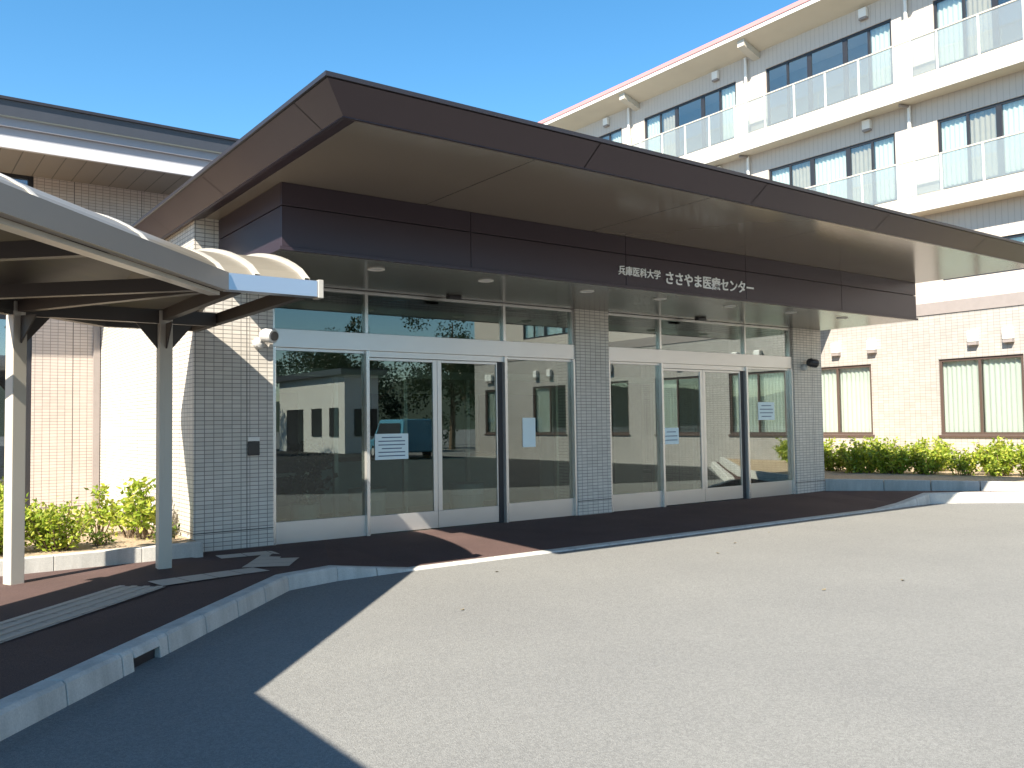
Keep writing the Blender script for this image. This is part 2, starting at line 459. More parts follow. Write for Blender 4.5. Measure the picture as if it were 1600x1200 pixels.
BACK = [[(-14, 10.55, .13)], [(.3, 10.55, .125)], [(3.05, 10.55, .12), (3.05, 11.05, .10)], [(4.0, 11.05, .10)], [(4.95, 11.05, .10)],
        [(14.5, 11.05, .10)], [(15.3, 11.05, .10)], [(16.30, 11.05, .115), (16.34, 10.95, .115)], [(16.85, 10.0, .14)], [(18.05, 7.55, .195)], [(20.3, 5.35, .195)], [(23.9, 1.95, .195)]]
pv = MB()
for i in range(len(KERB) - 1):
    k0 = (*kin[i], KERB[i][2] - .004); k1 = (*kin[i + 1], KERB[i + 1][2] - .004)
    b0 = BACK[i][-1]; b1 = BACK[i + 1][0]
    pv.quad(k0, k1, b1, b0)
    if len(BACK[i + 1]) > 1: pv.add([k1, BACK[i + 1][1], BACK[i + 1][0]], [(0, 1, 2)])
pav = pv.build("pavement", M_pave)
ST(pav)
for p in pav.data.polygons:
    pass

from mathutils.bvhtree import BVHTree
_bvh = BVHTree.FromPolygons(pv.v, pv.f)
def pz(x, y):                                  # pavement height
    h = _bvh.ray_cast(Vector((x, y, 2)), Vector((0, 0, -1)))
    return h[0].z if h[0] else .14
tp = MB()
def strip(p0, p1, w, bars=4):
    a = Vector(p0); b = Vector(p1); d = (b - a).normalized(); q = Vector((-d.y, d.x)); L = (b - a).length
    n = max(1, round(L / .3))
    for k in range(n):
        s0 = a + d * (L * k / n + .004); s1 = a + d * (L * (k + 1) / n - .004)
        P = [s0 + q * w / 2, s0 - q * w / 2, s1 - q * w / 2, s1 + q * w / 2]
        tp.add([(p.x, p.y, pz(p.x, p.y) + .006) for p in P], [(0, 1, 2, 3)])
    if bars:
        for j in range(bars):
            o = q * (w * ((j + .5) / bars - .5)); hw = w / bars * .22
            P = [a + o + q * hw, a + o - q * hw, b + o - q * hw, b + o + q * hw]
            n0 = len(tp.v)
            vs = [(p.x, p.y, pz(p.x, p.y) + .007) for p in P] + [(p.x, p.y, pz(p.x, p.y) + .013) for p in P]
            tp.add(vs, [(4, 5, 6, 7), (0, 1, 5, 4), (1, 2, 6, 5), (2, 3, 7, 6), (3, 0, 4, 7)])
strip((-3.2, 3.62), (2.08, 8.82), .52, 4)
strip((2.22, 8.88), (3.34, 9.04), .36, 0)
strip((3.42, 9.15), (4.02, 10.12), .50, 0)
strip((3.30, 10.36), (4.52, 10.24), .34, 0)
ST(tp.build("tactile_paving", M_tact))

so_ = MB()
so_.prism([(-20, 10.7), (3.2, 10.7), (3.2, 16.5), (-20, 16.5)], .0, .265)
ST(so_.build("planting_soil", M_soil))
so2 = MB()
so2.prism([(16.55, 10.95), (17.05, 10.05), (18.2, 7.68), (20.45, 5.5), (24, 2.15), (24, 16.5), (16.55, 16.5)], 0, .30)
ST(so2.build("planting_soil", M_soil))
pk = MB()
xx = -20
while xx < 3.18:
    x1 = min(xx + .9, 3.19); pk.box(xx + .003, 10.55, 0, x1 - .003, 10.70, .285); xx += .9
o = pk.build("planter_edge", M_kerb, bevel=.006)
tag(o, "low concrete planter edge behind the shelter posts", "kerb")
pk = MB()
line = [(16.38, 11.0), (16.95, 10.0), (18.12, 7.62), (20.4, 5.42), (23.9, 2.05)]
lin = offs(line, -.0); lin2 = offs(line, .13)
for i in range(len(line) - 1):
    a = Vector(lin[i]); b = Vector(lin[i + 1]); c = Vector(lin2[i]); d = Vector(lin2[i + 1]); n = max(1, round((b - a).length / .9))
    for k in range(n):
        t0 = k / n + .003; t1 = (k + 1) / n - .003
        P = [a.lerp(b, t0), a.lerp(b, t1), c.lerp(d, t1), c.lerp(d, t0)]
        pk.prism([(p.x, p.y) for p in P], 0, .36)
o = pk.build("planter_edge", M_kerb, bevel=.006)
tag(o, "low grey concrete edge in front of the long hedge on the right", "kerb")

# far hills, seen only as a reflection in the glass
hl = MB(); N = 160
ring = []
for k in range(N):
    a = PI + PI * k / (N - 1); r = 300
    ring.append((r * math.cos(a), r * math.sin(a), 19 + 6 * math.sin(k * .11) + 3.5 * math.sin(k * .29 + 1) + 1.2 * math.sin(k * .83)))
for k in range(N - 1):
    x0, y0, z0 = ring[k]; x1, y1, z1 = ring[k + 1]
    hl.quad((x0 * .75, y0 * .75, -1), (x1 * .75, y1 * .75, -1), (x1, y1, z1), (x0, y0, z0))
    hl.quad((x0, y0, z0), (x1, y1, z1), (x1 * 1.25, y1 * 1.25, -1), (x0 * 1.25, y0 * 1.25, -1))
ST(hl.build("hills", plain("wooded_hill", (.035, .05, .03), .95, 0, .4, .05), smooth=True))

# ---------------------------------------------------------------- entrance hall
FY = 11.0; CZ = 3.545; SZ = 4.285
H = thing("entrance_hall", "glazed entrance hall with tiled pillars under a wide dark brown canopy", "building", (9.8, 11, 0))
for x0, x1 in ((3.2, 4.22), (9.46, 10.20), (15.40, 16.37)):
    MB().box(x0, FY, -.02, x1, FY + .5, CZ if x0 > 4 else SZ).build("tiled_pillar", M_tile, H)
MB().box(3.2, FY + .5, -.02, 3.42, 16.49, SZ).build("side_wall", M_tile, H)
MB().box(16.15, FY + .5, -.02, 16.37, 16.49, SZ).build("side_wall", M_tile, H)
MB().box(3.42, FY + .02, 0, 16.15, 16.4, .095).build("hall_floor", M_floor, H)
hw = MB(); hw.box(3.43, 16.2, .095, 16.14, 16.35, 3.4); hw.build("back_wall", M_hall, H)
for x in (5.0, 8.3, 11.0, 13.4): MB().box(x, 16.16, .1, x + 1.7, 16.198, 2.3).build("inner_doorway", M_dark, H)
MB().box(3.42, FY + .5, 3.3, 16.15, 16.4, 3.4).build("hall_ceiling", plain("hall_ceiling", (.5, .48, .43), .8), H)
# inner screen of the draught lobby
sc = MB().box(3.45, 13.19, 2.45, 16.12, 13.29, 2.58).build("inner_screen_beam", M_steel, H)
for x in (4.9, 6.1, 7.4, 8.7, 10.8, 12.2, 13.5, 14.8): MB().box(x, 13.2, .097, x + .07, 13.28, 2.449).build("inner_screen_post", M_steel, sc)
rl = MB(); rl.box(3.5, 12.6, .88, 5.4, 12.66, .94); rl.box(5.34, 12.6, .1, 5.4, 12.66, .88); rl.build("handrail", M_steel, H)

# the name board (deep dark fascia box) and the ceiling under it
BX0, BX1, BY = 3.505, 16.42, 8.885
seams = [3.3 + 2.65 * k for k in range(1, 5)]
nb = MB()
def split(x0, x1, cuts, gap):
    e = [x0] + [c for c in cuts if x0 < c < x1] + [x1]
    return [(e[i] + (gap if i else 0), e[i + 1] - (gap if i < len(e) - 2 else 0)) for i in range(len(e) - 1)]
for z0, z1 in ((3.585, 4.022), (4.034, SZ - .002)):
    for a, b in split(BX0, BX1, seams, .004): nb.box(a, BY, z0, b, BY + .03, z1)
    nb.box(BX0, BY + .036, z0, BX0 + .03, FY - .002, z1)
    nb.box(BX1 - .03, BY + .036, z0, BX1, FY - .002, z1)
board = nb.build("name_board", M_brown, H, bevel=.004)
bb = MB(); bb.box(BX0 + .032, BY + .034, 3.56, BX1 - .032, BY + .05, SZ - .01); bb.box(BX0 + .032, BY + .05, 3.56, BX0 + .045, FY - .01, SZ - .01)
bb.build("board_backing", M_dark, board)
lp = MB(); lp.box(BX0 - .03, BY - .03, CZ - .002, BX1 + .01, BY + .028, 3.580); lp.box(BX0 - .03, BY + .028, CZ - .002, BX0 + .028, FY - .002, 3.580)
lp.build("drip_edge", M_brown, board)
MB().box(BX0 + .03, BY + .03, CZ, BX1 - .002, FY - .001, CZ + .012).build("porch_ceiling", M_ceil, H)
pc = [o for o in H.children if o.name == "porch_ceiling"][0]
for x in (4.90, 6.52, 8.30, 9.80, 11.45, 13.1, 14.69):
    d = MB(); d.disc_ring((x, 9.39), .075, .105, CZ - .012, CZ - .001); d.build("downlight", M_white, pc)
    d2 = MB(); d2.tube([(x, 9.39, CZ - .004), (x, 9.39, CZ - .002)], .075, 20); d2.build("downlight_lens", M_camgrey, pc)
for x in (6.9, 12.3):
    MB().box(x - .11, 10.72, CZ - .05, x + .11, 10.82, CZ - .001).build("door_sensor", M_dark, pc, bevel=.01)

def lettering(txt, size, x0, x1, zc, name):
    cu = bpy.data.curves.new(name, 'FONT'); cu.body = txt; cu.size = size; cu.extrude = .008; cu.offset = .0008 if size < .18 else .003; cu.resolution_u = 3
    to = bpy.data.objects.new(name, cu); COL.objects.link(to)
    bpy.context.view_layer.update()
    dg = bpy.context.evaluated_depsgraph_get()
    me = bpy.data.meshes.new_from_object(to.evaluated_get(dg)); bpy.data.objects.remove(to)
    xs = [v.co.x for v in me.vertices]; ys = [v.co.y for v in me.vertices]
    if not xs: return
    sx = (x1 - x0) / (max(xs) - min(xs)); yc = (max(ys) + min(ys)) / 2
    org = H.location
    for v in me.vertices:
        x, y, z = v.co
        v.co = (x0 + (x - min(xs)) * sx - org.x, BY - .012 - z - org.y, zc + (y - yc) * sx - org.z)
    me.materials.clear(); me.materials.append(M_text)
    ob = bpy.data.objects.new(name, me); COL.objects.link(ob); ob.parent = board
lettering("兵庫医科大学", .14, 8.44, 9.28, 3.79, "lettering")
lettering("ささやま医療センター", .2, 9.40, 11.42, 3.765, "lettering")

# canopy: soffit, sloping fascia, roof
CX1 = 16.50; CYB = 16.45
sf = MB()
sf.quad((3.33, 6.75, SZ), (CX1, 6.75, SZ), (CX1, CYB, SZ), (3.33, CYB, SZ))
sf.build("soffit", M_soffit, H, fix=False)
for p in [o for o in H.children if o.name == "soffit"][0].data.polygons: pass
prof = [(0.0, SZ), (.20, 4.215), (.225, 4.222), (.475, 4.405), (.485, 4.41)]   # offset outward from the soffit edge, height
fc = MB(); lipm = MB(); top = MB()
fj = [5.76, 8.39, 11.02, 13.75]
for a, b in split(3.33, CX1, fj, .006):
    first = a == 3.33
    def px(o): return (a - o) if first else a
    P = [(px(.222), 6.75 - .222, 4.222), (px(.475), 6.75 - .475, 4.405)]
    fc.quad(P[0], (b, 6.75 - .222, 4.222), (b, 6.75 - .475, 4.405), P[1])
fjl = [6.95, 9.55, 11.73, 14.2]
for a, b in split(6.75, CYB, fjl, .006):
    first = a == 6.75
    def py(o): return (a - o) if first else a
    fc.quad((3.33 - .222, b, 4.222), (3.33 - .222, py(.222), 4.222), (3.33 - .475, py(.475), 4.405), (3.33 - .475, b, 4.405))
fc.build("fascia", M_brown, H)
lip = MB()
def sweep(mb, o0, z0, o1, z1):
    mb.quad((3.33 - o0, 6.75 - o0, z0), (CX1, 6.75 - o0, z0), (CX1, 6.75 - o1, z1), (3.33 - o1, 6.75 - o1, z1))
    mb.quad((3.33 - o0, CYB, z0), (3.33 - o0, 6.75 - o0, z0), (3.33 - o1, 6.75 - o1, z1), (3.33 - o1, CYB, z1))
sweep(lip, .0, SZ, .19, 4.215); sweep(lip, .19, 4.215, .22, 4.215); sweep(lip, .22, 4.215, .22, 4.224)
lip.build("fascia_lip", M_brown, H)
bk = MB(); sweep(bk, .20, 4.235, .455, 4.42); bk.build("fascia_backing", M_dark, H)
tr = MB(); sweep(tr, .465, 4.41, .50, 4.41); sweep(tr, .50, 4.41, .50, 4.448); sweep(tr, .50, 4.448, .3, 4.452)
tr.build("roof_edge", M_dark, H)
rf = MB()
rf.quad((2.85, 6.27, 4.445), (CX1, 6.27, 4.445), (CX1, CYB, 4.445), (2.85, CYB, 4.445))
rf.add([(CX1, 6.27, 4.445), (CX1, 6.53, 4.215), (CX1, 6.75, SZ), (CX1, CYB, SZ), (CX1, CYB, 4.445)], [(0, 1, 2, 3, 4)])
rf.build("canopy_roof", M_navy, H)

# glazing
def bay(x0, xm, x1):
    """x0..x1 opening, xm = three inner mullion positions: fixed | door | door | fixed"""
    GY = FY + .10
    bm_ = MB(); bm_.box(x0, FY + .03, 2.70, x1, FY + .2, 2.945); bm_.build("transom_beam", M_steel, H, bevel=.004)
    for x in (x0 + .02, xm[0], xm[2], x1 - .02): MB().box(x - .022, FY + .05, 2.947, x + .022, FY + .17, CZ - .001).build("transom_mullion", M_steel_s, H)
    MB().box(x0 + .043, FY + .06, CZ - .045, x1 - .043, FY + .16, CZ - .002).build("head_frame", M_steel_s, H)
    xs = [x0 + .02, xm[0], xm[2], x1 - .02]
    for a, b in zip(xs, xs[1:]):
        MB().box(a + .023, GY, 2.95, b - .023, GY + .012, CZ - .047).build("transom_glass", M_glass, H)
    # posts
    for x in (x0 + .022, xm[0], xm[2], x1 - .022): MB().box(x - .024, FY + .02, .09, x + .024, FY + .19, 2.698).build("mullion", M_steel_s, H)
    dk = MB(); dk.box(xm[2] - .11, FY + .10, .09, xm[2] - .026, FY + .18, 2.69); dk.build("door_jamb", M_dark, H)
    for a, b in ((x0 + .05, xm[0] - .026), (xm[2] + .026, x1 - .05)):
        fp = MB(); fp.box(a, FY + .07, .10, b, FY + .13, .385); 
        fpo = fp.build("fixed_panel", M_steel, H)
        MB().box(a, FY + .07, 2.66, b, FY + .13, 2.697).build("head_rail", M_steel, fpo)
        MB().box(a, GY - .004, .387, b, GY + .008, 2.658).build("pane", M_glass, fpo)
    for a, b in ((xm[0] + .03, xm[1] - .003), (xm[1] + .003, xm[2] - .115)):
        dl = MB(); y0, y1 = FY + .105, FY + .150
        dl.box(a, y0, .11, b, y1, .36)
        w = .072
        if a > xm[0] + .1: dl.box(a, y0, .361, a + w, y1, 2.61); dl.box(b - .02, y0, .361, b, y1, 2.61); ga, gb = a + w, b - .02
        else: dl.box(b - w, y0, .361, b, y1, 2.61); dl.box(a, y0, .361, a + .02, y1, 2.61); ga, gb = a + .02, b - w
        dl.box(ga + .001, y0, 2.57, gb - .001, y1, 2.61)
        leaf = dl.build("sliding_door", M_steel, H, bevel=.003)
        MB().box(ga, y0 + .015, .362, gb, y0 + .027, 2.568).build("pane", M_glass, leaf)
    hd = MB(); hd.box(xm[0] + .026, FY + .06, 2.615, xm[2] - .026, FY + .19, 2.698); hd.build("door_header", M_steel, H)
bay(4.22, (5.61, 6.80, 8.02), 9.46)
bay(10.20, (11.53, 12.70, 13.92), 15.40)

def notice(label, x0, z0, x1, z1, lines, yy=.0895):
    o = MB().box(x0, FY + yy, z0, x1, FY + yy + .004, z1).build("notice", M_paper)
    tag(o, label, "notice")
    if lines:
        t = MB()
        for k in range(lines):
            z = z1 - (z1 - z0) * (k + 1) / (lines + 1); w = (x1 - x0) * (.8 if k % 3 else .6)
            t.box((x0 + x1) / 2 - w / 2, FY + yy - .002, z - .007, (x0 + x1) / 2 + w / 2, FY + yy - .0005, z + .007)
        t.build("printed_lines", M_ink, o)
notice("pale blue landscape notice with lines of print on the left sliding door", 5.76, 1.15, 6.30, 1.52, 6, .113)
notice("narrow blank upright notice on the glass panel left of the middle pillar", 8.38, 1.26, 8.64, 1.73, 0)
notice("small notice with a dark block low on the right entrance's door", 11.62, 1.22, 12.02, 1.52, 3, .113)
notice("white notice sheet high on the rightmost glass panel", 14.32, 1.64, 14.84, 2.0, 4)

# security cameras, card reader
def sec_cam(x, z, ang, label, hm):
    t = thing("security_camera", label, "security camera", (x, FY, z))
    b = MB(); b.tube([(x, FY, z - .05), (x, FY - .05, z - .05), (x, FY - .085, z - .05), (x, FY - .10, z - .05)], .07, 18, True, [.075, .075, .06, .02]); b.tube([(x, FY - .03, z - .05), (x, FY - .10, z - .03), (x, FY - .12, z + .0)], .016, 8)
    b.build("bracket", M_camgrey, t, smooth=False)
    d = Vector((math.cos(ang), math.sin(ang), -.12)).normalized(); c = Vector((x + .06, FY - .17, z + .04))
    h = MB(); h.tube([c - d * .11, c - d * .08, c - d * .03, c + d * .11, c + d * .13], .07, 22, True, [.03, .075, .092, .092, .08]); h.build("housing", hm, t)
    v = MB(); v.tube([c + d * .131, c + d * .145], .06, 18); v.build("lens", M_camdark, t)
    return t
sec_cam(4.02, 2.78, -1.25, "round grey security camera on the left tiled pillar", M_camgrey)
sec_cam(15.72, 2.78, -.35, "dark security camera on the right tiled pillar", M_camdark)
t = thing("card_reader", "small black card reader with pale top plate on the left tiled pillar", "card reader", (3.95, FY, 1.29))
MB().box(3.88, FY - .03, 1.28, 4.03, FY - .001, 1.46).build("keypad", M_camdark, t, bevel=.006)
MB().box(3.88, FY - .025, 1.465, 4.03, FY - .001, 1.515).build("top_plate", M_white, t)

# things inside the hall
def counter(x0, y0, x1, y1, z, label):
    t = thing("reception_counter", label, "counter", ((x0 + x1) / 2, y0, .095))
    MB().box(x0, y0, .097, x1, y1, z - .05).build("counter_front", M_planter, t)
    MB().box(x0 - .05, y0 - .06, z - .05, x1 + .05, y1, z).build("counter_top", M_wood, t)
counter(6.4, 14.4, 10.2, 15.2, 1.05, "long pale reception counter with a wooden top inside the hall")
def pot_plant(x, y, label):
    t = thing("potted_plant", label, "potted plant", (x, y, .095))
    p = MB(); p.tube([(x, y, .1), (x, y, .5)], .2, 16, True, [.16, .22]); p.build("pot", M_planter, t)
    l = MB()
    for k in range(140):
        a = random.uniform(0, 2 * PI); r = random.uniform(.02, .42); z = .55 + random.random() * .8
        c = Vector((x + r * math.cos(a), y + r * math.sin(a), z)); leafquad(l, c, .14, .05)
    l.build("foliage", M_leafd, t)
def leafquad(mb, c, ln, wd, up=None):
    d = Vector((random.gauss(0, 1), random.gauss(0, 1), random.gauss(.25, .8))).normalized()
    s = d.cross(Vector((random.gauss(0, 1), random.gauss(0, 1), random.gauss(0, 1)))).normalized()
    n = d.cross(s); m = d * ln * .45
    mb.add([c, c + m + s * wd - n * wd * .3, c + d * ln, c + m - s * wd - n * wd * .3], [(0, 1, 2, 3)])
pot_plant(5.15, 12.2, "dark leafy potted plant behind the leftmost glass panel")
pot_plant(6.0, 14.0, "dark leafy potted plant beside the reception counter's left end")

# ---------------------------------------------------------------- windows
def wall_yz(mb, X, y0, y1, z0, z1, holes, depth):
    """wall facing -X with rectangular holes (ya, yb, za, zb) and their reveals"""
    ys = sorted({y0, y1, *[h[0] for h in holes], *[h[1] for h in holes]}); zs = sorted({z0, z1, *[h[2] for h in holes], *[h[3] for h in holes]})
    for a, b in zip(ys, ys[1:]):
        for c, d in zip(zs, zs[1:]):
            ym, zm = (a + b) / 2, (c + d) / 2
            if any(h[0] < ym < h[1] and h[2] < zm < h[3] for h in holes): continue
            mb.quad((X, a, c), (X, a, d), (X, b, d), (X, b, c))
    for a, b, c, d in holes:
        mb.quad((X, a, c), (X + depth, a, c), (X + depth, a, d), (X, a, d)); mb.quad((X, b, c), (X, b, d), (X + depth, b, d), (X + depth, b, c))
        mb.quad((X, a, c), (X, b, c), (X + depth, b, c), (X + depth, a, c)); mb.quad((X, a, d), (X + depth, a, d), (X + depth, b, d), (X, b, d))

def curtain(mb, X, y0, y1, z0, z1, amp=.03, pitch=.14):
    n = max(6, int((y1 - y0) / .03)); ph = random.uniform(0, 6)
    vs = []
    for k in range(n + 1):
        y = y0 + (y1 - y0) * k / n; w = amp * math.sin(2 * PI * y / pitch + ph + .8 * math.sin(y * 5 + ph))
        vs += [(X + w, y, z0), (X + w * .7, y, z1)]
    mb.add(vs, [(2 * k, 2 * k + 1, 2 * k + 3, 2 * k + 2) for k in range(n)])

def window(parent, X, y0, y1, z0, z1, mull, mframe, curt, thick=(), glass=None, fw=.06):
    fr = MB(); f0, f1 = X + .04, X + .11
    fr.box(f0 - .01, y0, z0, f1, y1, z0 + fw); fr.box(f0, y0, z1 - fw, f1, y1, z1)
    fr.box(f0, y0, z0 + fw, f1, y0 + fw, z1 - fw); fr.box(f0, y1 - fw, z0 + fw, f1, y1, z1 - fw)
    for y in mull:
        w = .075 if y in thick else .035
        fr.box(f0 + .004, y - w, z0 + fw, f1 - .004, y + w, z1 - fw)
    o = fr.build("window", mframe, parent)
    e = [y0] + sorted(mull) + [y1]
    MB().box(X + .07, y0 + fw, z0 + fw, X + .076, y1 - fw, z1 - fw).build("pane", glass or M_wglass, o)
    for a, b, kind in zip(e, e[1:], curt):
        if kind is None: continue
        c = MB(); curtain(c, X + .17, a + .02, b - .02, z0 + .03, z1 - .02)
        c.build("curtain", M_curt if kind == 'w' else M_curt_b, o, smooth=True, fix=False)
    return o

# ---------------------------------------------------------------- ward wing
WX = 24.0; WF = 23.39; WY0, WY1 = -13.4, 48.0
B = thing("ward_building", "four storey cream hospital wing with glass fronted balconies and a pink roof edge", "building", (WX, 15, 0))
H1 = [(14.44, 16.72, 1.15, 3.26), (10.17, 12.40, 1.15, 3.26), (6.2, 8.45, 1.15, 3.26), (2.45, 4.72, 1.15, 3.26), (-1.15, 1.10, 1.15, 3.26), (-4.85, -2.6, 1.15, 3.26), (-8.75, -6.45, 1.15, 3.26), (-12.5, -10.9, 1.15, 3.26)]
lw = MB(); wall_yz(lw, WX, WY0, WY1, 0, 4.53, H1, .22)
lw.quad((WX, WY0, 0), (WX + 12, WY0, 0), (WX + 12, WY0, 4.53), (WX, WY0, 4.53))
lw.build("wall", M_tile_w, B, fix=False)
MB().box(WX - .03, WY0, 4.532, WX + .02, WY1, 4.868).build("belt_course", M_grey, B)
PER = 5.715; base = 13.45
starts = [base + PER * k for k in range(-5, 7)]
HU = []
for z0, z1 in ((5.45, 6.40), (8.0, 10.0), (11.45, 13.43)):
    for s in starts:
        if s + 4.46 < WY1 and s > WY0: HU.append((s, s + 4.46, z0, z1))
uw = MB(); wall_yz(uw, WX, WY0, WY1, 4.87, 14.25, HU, .22)
uw.quad((WX, WY0, 4.87), (WX + 12, WY0, 4.87), (WX + 12, WY0, 14.25), (WX, WY0, 14.25))
uw.build("upper_wall", M_siding, B, fix=False)
MB().box(WX + 2.2, WY0 + .1, 0, WX + 2.3, WY1, 14).build("room_wall", M_room, B)
fl = MB()
for z in (4.3, 7.6, 11.1, 14.0): fl.box(WX + .23, WY0 + .1, z, WX + 2.2, WY1, z + .12)
fl.build("room_floor", M_room, B)
for h in H1:
    m = (h[0] + h[1]) / 2
    vis = h[0] > 5
    window(B, WX, *h, [m + .02], M_frame, ('w', 'w') if vis else ('w', None) if h[0] < 2 else ('w', 'w'), (), None, .075)
    sl_ = MB(); sl_.box(WX - .05, h[0] - .05, 1.09, WX + .05, h[1] + .05, 1.148); sl_.build("sill", M_frame, B)
    for y in (h[0] + .32, h[1] - 1.0):
        yy = y if not (h[0] == 14.44) else (15.55 if y > 15 else 14.35)
        l = MB(); l.box(WX - .16, yy - .13, 3.66, WX - .001, yy + .13, 3.98); lo = l.build("vent_hood", M_white, B, bevel=.03)
        MB().box(WX - .15, yy - .12, 3.58, WX - .001, yy + .12, 3.655).build("vent_grille", M_grey, lo)
pat = {0: ('w', 'b', 'w', 'b', 'w'), 1: ('w', None, None, None, 'w')}
for i, h in enumerate(HU):
    s = h[0]
    if s > 36: continue
    mu = [s + .75, s + 1.55, s + 2.82, s + 3.64]
    top4 = h[3] > 13
    if top4: c = ('w', None, None, None, None) if abs(s - 13.45) < .1 else ('w', None, None, 'b', 'w') if s > 13.5 else ('w', 'w', None, 'b', 'w')
    else: c = ('w', 'b', 'w', 'b', 'w')
    window(B, WX, *h, mu, M_black, c, (mu[1], mu[2]), None, .07)
    if h[3] < 7: continue
    yl = s + .83
    l = MB(); l.box(WX - .14, yl - .13, h[3] + .32, WX - .001, yl + .13, h[3] + .6); lo = l.build("vent_hood", M_white, B, bevel=.02)
    MB().box(WX - .13, yl - .12, h[3] + .26, WX - .001, yl + .12, h[3] + .318).build("vent_grille", M_grey, lo)
# balconies
for zb, zt, zr in ((7.37, 7.83, 8.86), (10.65, 11.2, 12.3)):
    sb = MB(); sb.box(WF + .08, WY0 - .1, zb + .004, WX + .02, WY1, zt - .12); sb.build("balcony_slab", M_cream, B)
    fb = MB(); fb.box(WF, WY0 - .1, zb, WF + .078, WY1, zt); bs = fb.build("balcony_edge", M_slab, B)
    for s in starts:
        if s > 36: continue
        edges = [s - .38 + 1.12 * k for k in range(5)] + [s + 4.84]
        for a, b in zip(edges, edges[1:]):
            MB().box(WF + .03, a + .03, zt + .03, WF + .042, b - .03, zr - .02).build("glass_panel", M_frost, bs)
        for e in edges: MB().box(WF + .02, e - .022, zt, WF + .065, e + .022, zr - .02).build("rail_post", M_white, bs)
        # plain panel in front of each pier
        MB().box(WF + .025, edges[-1] + .03, zt + .02, WF + .055, edges[-1] + .44, zr - .02).build("pier_panel", M_beige, bs)
    MB().box(WF + .015, WY0, zr - .018, WF + .07, WY1, zr + .022).build("handrail", M_beige, bs)
# eaves
EX = 23.05
ev = MB(); ev.add([(EX, WY0 - .6, 14.38), (WX, WY0 - .6, 14.10), (WX, WY1, 14.10), (EX, WY1, 14.38)], [(0, 1, 2, 3)])
ev.build("eaves_soffit", M_cream, B)
rfm = MB(); rfm.box(EX - .02, WY0 - .6, 14.385, EX + .05, WY1, 14.52); rfm.build("eaves_gutter", M_white, B)
rt = MB(); rt.prism([(EX - .05, WY0 - .65), (WX + 12, WY0 - .65), (WX + 12, WY1), (EX - .05, WY1)], 14.522, 14.66); rt.build("roof", M_pink, B)
for s in starts:
    y = s - .63 + PER if False else s + 4.46 + .35
    if y > 40: continue
    MB().add([(EX + .12, y - .14, 14.12), (EX + .12, y + .14, 14.12), (WX, y + .14, 13.86), (WX, y - .14, 13.86), (EX + .12, y - .14, 14.34), (EX + .12, y + .14, 14.34), (WX, y + .14, 14.08), (WX, y - .14, 14.08)],
             [(0, 3, 2, 1), (4, 5, 6, 7), (0, 1, 5, 4), (1, 2, 6, 5), (2, 3, 7, 6), (3, 0, 4, 7)]).build("eaves_bracket", M_beige, B)
    yy = s - .5
    for za, zm, zc in ((7.85, 9.6, 10.62), (11.25, 12.9, 14.05)):
        MB().tube([(WX - .09, yy, za), (WX - .09, yy, zm), (WX - .09, yy, zm + .02), (WX - .09, yy, zc)], .055, 10, True, [.08, .08, .05, .05]).build("downpipe", M_white, B)
    rp = MB(); rp.tube([(WX - .09, yy, 10.6), (WF + .2, yy + .1, 10.6)], .045, 8); rp.build("drain_pipe", M_grey, B)

# ---------------------------------------------------------------- block on the left, behind the entrance hall
LY = 16.5; LE = 15.0
D = thing("side_building", "low tiled building with deep white eaves behind the covered walkway", "building", (0, LY, 0))
lb = MB()
lb.box(2.14, LY, 0, 23.4, LY + .3, 6.02); lb.box(-16, LY, 0, -3.4, LY + .3, 6.02)
lb.box(-3.4, LY, 3.6, 2.14, LY + .3, 4.3)
lb.build("wall", M_tile_p, D)
MB().box(3.08, LY - .05, 0, 3.185, LY - .002, 4.2).build("shade_strip", M_grey, D)  # grey strip painting in the shade of the wall's narrow recess
for z0, z1 in ((.27, 3.6), (4.3, 6.0)):
    f = MB(); f.box(-3.4, LY + .05, z1 - .1, 2.14, LY + .15, z1); f.box(-3.4, LY + .05, z0, 2.14, LY + .15, z0 + .08)
    for x in (-3.4, -2.0, -.6, .8, 2.06): f.box(x, LY + .04, z0 + .08, x + .08, LY + .16, z1 - .1)
    fo = f.build("window", M_black, D)
    MB().box(-3.32, LY + .09, z0 + .08, 2.06, LY + .1, z1 - .1).build("pane", M_mirror, fo)
MB().box(-3.5, LY + 3, 0, 2.5, LY + 3.1, 6).build("room_wall", M_room, D)
sf2 = panel_ribs("eaves_board", (.25, .22, .19), .3, 0, .5, 0, .4, .05)
MB().box(-16, LE, 5.95, 23.4, LY + .02, 5.97).build("eaves_soffit", sf2, D)
MB().box(-16, LE - .02, 5.94, 23.4, LE + .05, 6.115).build("eaves_fascia", plain("pale_eaves", (.56, .55, .56), .5, 0, .05, 2), D)
gu = MB(); gu.box(-16, LE + .1, 6.117, 23.4, LE + .3, 6.285); gu.build("lower_flashing", M_lilac, D)
gu = MB(); gu.box(-16, LE + .04, 6.287, 23.4, LE + .3, 6.43); gu.build("upper_flashing", M_lilac, D)
ro = MB(); ro.add([(-16, LE - .03, 6.432), (23.4, LE - .03, 6.432), (23.4, LE - .06, 6.70), (-16, LE - .06, 6.70), (23.4, LY + 9, 8.6), (-16, LY + 9, 8.6)],
                 [(0, 1, 2, 3), (3, 2, 4, 5)]); ro.build("roof", M_navy, D, fix=False)
MB().box(-16, LE - .09, 6.665, 23.4, LE - .058, 6.71).build("roof_edge", M_dark, D)

